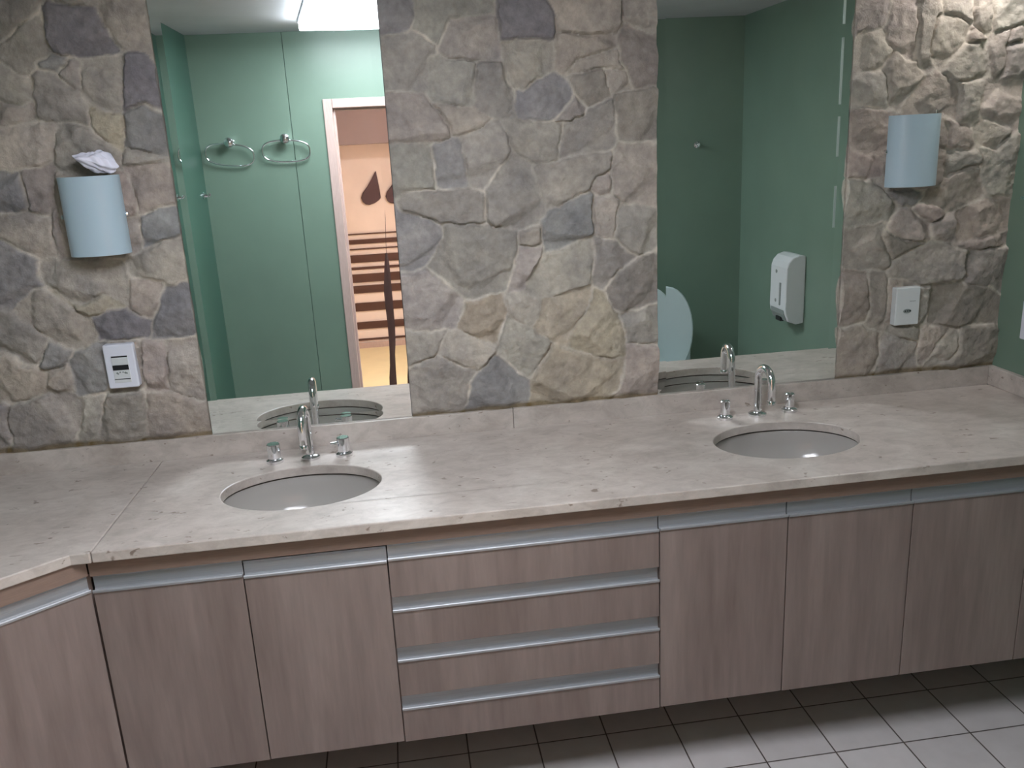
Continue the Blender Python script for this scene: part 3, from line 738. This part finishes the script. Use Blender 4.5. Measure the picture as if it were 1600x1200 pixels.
# ------------------------------------------------------------------ glass shelf in the right corner, with a bottle
t = thing('glass_shelf', 'small glass shelf on chrome clips at the right edge, on the green wall', 'shelf', (XR, -.40, ZC+.620))
bm = bmesh.new(); box(bm, -.088, -.001, -.235, .235, -.004, .004); obj('shelf_glass', bm, M_glass, t, bevel=.001)
for y in (-.18, .222):
    bm = bmesh.new(); box(bm, -.03, 0, y-.007, y+.007, -.010, -.0045); box(bm, -.03, 0, y-.007, y+.007, .0045, .010); box(bm, -.004, 0, y-.007, y+.007, -.010, .010); obj('clip', bm, M_chrome, t, bevel=.001)
t = thing('bottle', 'purple bottle standing on the glass shelf at the right edge', 'bottle', (XR-.042, -.235, ZC+.6245))
bm = bmesh.new(); lathe(bm, [(0, 0), (.030, 0), (.033, .004), (.033, .12), (.030, .135), (.018, .148), (.012, .152), (0, .152)], 32); obj('body', bm, M_purple, t, smooth=True)
bm = bmesh.new(); lathe(bm, [(0, .1525), (.015, .1525), (.015, .185), (.013, .188), (0, .188)], 24); obj('cap', bm, M_white, t, smooth=True)
# ------------------------------------------------------------------ soap dispenser
t = thing('soap_dispenser', 'white soap dispenser with a level window, on the green wall reflected in the right mirror', 'dispenser', (XR, -1.435, ZC+.095))
bm = bmesh.new()
prof = [(0, .165), (-.035, .170), (-.065, .160), (-.086, .138), (-.096, .110), (-.098, -.085), (-.094, -.112), (-.078, -.150), (-.040, -.165), (0, -.160)]
prism(bm, [(x, z) for x, z in prof], -.088, .088, axis=1); obj('cover', bm, M_white2, t, bevel=.006, seg=3)
bm = bmesh.new(); box(bm, -.1005, -.097, .020, .034, -.075, .035); obj('level_window', bm, M_greyplastic, t)
bm = bmesh.new(); prism(bm, [(-.0985, -.095), (-.0960, -.118), (-.0815, -.149), (-.0790, -.146), (-.0925, -.116), (-.0955, -.095)], -.070, .070, axis=1); obj('push_bar', bm, M_greyplastic, t)
bm = bmesh.new(); box(bm, -.094, -.074, -.024, .030, -.156, -.134); obj('nozzle', bm, M_black, t, bevel=.003)
for z, w in ((.085, .020), (-.058, .020)):
    bm = bmesh.new(); lathe(bm, [(0, 0), (.009, 0), (.009, .0012), (0, .0012)], 16, (-.0972, -.022, z), Matrix.Rotation(R(-90), 3, 'Y')); obj('badge', bm, M_greyplastic, t)
# ------------------------------------------------------------------ towel rings, hooks
def ring(x, z, label, tilt, twist):
    t = thing('towel_ring', label, 'towel ring', (x, YF, ZC+z), 0, 'oval towel rings beside the doorway')
    bm = bmesh.new(); lathe(bm, [(0, 0), (.020, 0), (.021, .006), (.013, .012), (.013, .028), (.022, .036), (.026, .048), (.022, .060), (.010, .065), (0, .065)], 28, (0, 0, 0), Matrix.Rotation(R(-90), 3, 'X')); obj('knob', bm, M_chrome, t, smooth=True)
    bm = bmesh.new(); a, b = .118, .053; P = []
    for k in range(64):
        u = 2*math.pi*k/64; c, s = math.cos(u), math.sin(u)
        P.append((a*math.copysign(abs(c)**.72, c), 0, b*math.copysign(abs(s)**.72, s)-b))
    tube(bm, P, .0044, 12, closed=True)
    bmesh.ops.rotate(bm, verts=bm.verts[:], cent=(0, 0, 0), matrix=Matrix.Rotation(R(twist), 3, 'Y') @ Matrix.Rotation(R(-tilt), 3, 'X'))
    bmesh.ops.translate(bm, verts=bm.verts[:], vec=(0, .034, -.008)); obj('ring', bm, M_chrome, t, smooth=True)
ring(-1.078, .918, 'oval chrome towel ring farther from the doorway, nearer the dark corner', 8, 7)
ring(-.803, .923, 'oval chrome towel ring nearer the doorway', 8, 2)
def hook(loc, rotz, label):
    t = thing('robe_hook', label, 'hook', loc, R(rotz), 'small chrome robe hooks')
    bm = bmesh.new(); lathe(bm, [(0, 0), (.017, 0), (.018, .004), (.010, .008), (.008, .022), (0, .022)], 24, (0, 0, 0), Matrix.Rotation(R(-90), 3, 'X')); obj('rosette', bm, M_chrome, t, smooth=True)
    bm = bmesh.new(); tube(bm, [(0, .018, 0), (0, .028, -.004), (0, .033, .002), (0, .034, .010)], [.006, .006, .006, .007], 12); obj('prong', bm, M_chrome, t, smooth=True)
hook((1.374, YF, ZC+.785), 0, 'small chrome robe hook on the dark green wall seen in the right mirror')
hook((-1.229, -2.06, ZC+.667), -90, 'small chrome robe hook at the corner seen in the left mirror')
# ------------------------------------------------------------------ toilet by the wall behind the camera
t = thing('toilet', 'white toilet with its lid raised, half seen in the right mirror', 'toilet', (1.108, YF, 0))
bm = bmesh.new(); box(bm, -.19, .19, .012, .150, .40, .70); obj('cistern', bm, M_toilet, t, bevel=.02, seg=4)
bm = bmesh.new(); n = 40; prof = [(.62, 0), (.60, .05), (.56, .16), (.70, .28), (.95, .36), (1.0, .40)]
L = [[bm.verts.new((.185*r*math.cos(2*math.pi*k/n), .375 + .235*r*math.sin(2*math.pi*k/n), z)) for k in range(n)] for r, z in prof]
L.append([bm.verts.new((.125*math.cos(2*math.pi*k/n), .385 + .165*math.sin(2*math.pi*k/n), .40)) for k in range(n)])
L.append([bm.verts.new((.06*math.cos(2*math.pi*k/n), .36 + .08*math.sin(2*math.pi*k/n), .25)) for k in range(n)])
for a, b in zip(L, L[1:]):
    for k in range(n): bm.faces.new((a[k], a[(k+1) % n], b[(k+1) % n], b[k]))
bm.faces.new(L[0]); bm.faces.new(L[-1]); obj('bowl', bm, M_toilet, t, smooth=True)
def dshape(w, h, n=40):
    P = []
    for k in range(n+1):
        u = -math.pi*.5 + 2*math.pi*k/n
        P.append((w*math.copysign(abs(math.cos(u))**.72, math.cos(u)), h*.5 + h*.5*math.sin(u)))
    return [p for p in P[:-1]]
def lid_mesh(w, h, th, y0, lean):
    bm = bmesh.new(); prism(bm, dshape(w, h), 0, th, axis=1)
    # a shallow dished face
    bmesh.ops.rotate(bm, verts=bm.verts[:], cent=(0, 0, 0), matrix=Matrix.Rotation(R(lean), 3, 'X'))
    bmesh.ops.translate(bm, verts=bm.verts[:], vec=(0, y0, .43)); return bm
obj('lid', lid_mesh(.192, .49, .022, .172, 4), M_toilet, t, bevel=.009, seg=3, smooth=True)
bm = bmesh.new(); prism(bm, [(.19*math.cos(2*math.pi*k/40), .385+.235*math.sin(2*math.pi*k/40)) for k in range(40)], .403, .420); 
obj('seat', bm, M_toilet, t, bevel=.006, smooth=True)
bm = bmesh.new(); tube(bm, [(-.09, .178, .435), (.09, .178, .435)], .010, 12); obj('hinge', bm, M_toilet, t, smooth=True)
# ------------------------------------------------------------------ room behind: rack, cupboard, ornaments, strap
t = thing('slatted_rack', 'low rack of dark brown horizontal boards on the pale wall, seen through the doorway', 'rack', (-.30, RY+.003, ZC))
for a, b in ((.148, .137), (.096, .057), (.019, .007), (-.037, -.104), (-.143, -.165), (-.204, -.277), (-.306, -.373), (-.459, -.533), (-.631, -.695), (-.782, -.800)):
    obj('board', bxm(-.60, .80, .004, .014, b, a), M_brown, t, bevel=.001)
for x in (-.56, .62): obj('upright', bxm(x-.02, x+.02, 0, .0035, -.82, .15), M_peach, t)
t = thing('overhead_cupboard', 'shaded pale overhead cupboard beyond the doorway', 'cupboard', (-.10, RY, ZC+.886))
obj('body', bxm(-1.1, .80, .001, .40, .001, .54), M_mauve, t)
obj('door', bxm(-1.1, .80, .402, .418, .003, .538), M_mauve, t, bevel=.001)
def teardrop(pts, label):
    bm = bmesh.new(); prism(bm, pts, RY, RY+.030, axis=1)
    o = obj('teardrop_ornament', bm, M_drop, bevel=.008, seg=3, smooth=True, angle=50); tag(o, label, 'ornament')
def tear(xs, zs, k=1):
    P = [(.86, 1.0), (.62, .77), (.34, .53), (.10, .37), (.0, .22), (.06, .10), (.20, .02), (.40, 0), (.68, .05), (.90, .13), (1.0, .19), (.97, .45), (.91, .75)]
    return [(xs[0]+(xs[1]-xs[0])*p, ZC+zs[0]+(zs[1]-zs[0])*q) for p, q in P]
teardrop(tear((-.553, -.385), (.385, .668)), 'dark mauve teardrop ornament on the pale wall beyond the doorway')
t = thing('hanging_strap', 'long dark strap hanging from a cord beyond the doorway, in front of the brown boards', 'strap', (-.358, -2.80, 0))
bm = bmesh.new(); tube(bm, [(.055, 0, ZT), (.028, 0, ZC+.67), (.002, 0, ZC+.236)], .0013, 6); obj('cord', bm, M_strap, t)
bm = bmesh.new()
rows = [(.002, .004, .236), (.000, .010, .17), (-.004, .013, .10), (-.009, .0165, .0), (-.008, .0165, -.1), (-.006, .0155, -.2), (-.010, .0135, -.32), (-.016, .0115, -.40), (-.020, .012, -.47), (-.026, .015, -.55), (-.030, .0165, -.66), (-.034, .0165, -.80)]
vv = [[bm.verts.new((c+s*w*1.5, yy, ZC+z)) for s, yy in ((-1, 0), (0, -.006), (1, 0), (0, .006))] for c, w, z in rows]
for a, b in zip(vv, vv[1:]):
    for k in range(4): bm.faces.new((a[k], a[(k+1) % 4], b[(k+1) % 4], b[k]))
bm.faces.new(vv[0]); bm.faces.new(vv[-1]); obj('band', bm, M_strap, t, smooth=True)
# ------------------------------------------------------------------ world and view
w = bpy.data.worlds.new('world'); S.world = w; w.use_nodes = True
w.node_tree.nodes['Background'].inputs['Color'].default_value = (.02, .02, .022, 1); w.node_tree.nodes['Background'].inputs['Strength'].default_value = .3
S.view_settings.view_transform = 'Standard'; S.view_settings.look = 'None'; S.view_settings.gamma = 1; S.view_settings.use_curve_mapping = False
S.view_settings.exposure = 1.16
S.cycles.max_bounces = 12; S.cycles.diffuse_bounces = 6; S.cycles.glossy_bounces = 6
S.cycles.caustics_reflective = True; S.cycles.blur_glossy = 0; S.cycles.sample_clamp_indirect = 25
S.cycles.use_denoising = True
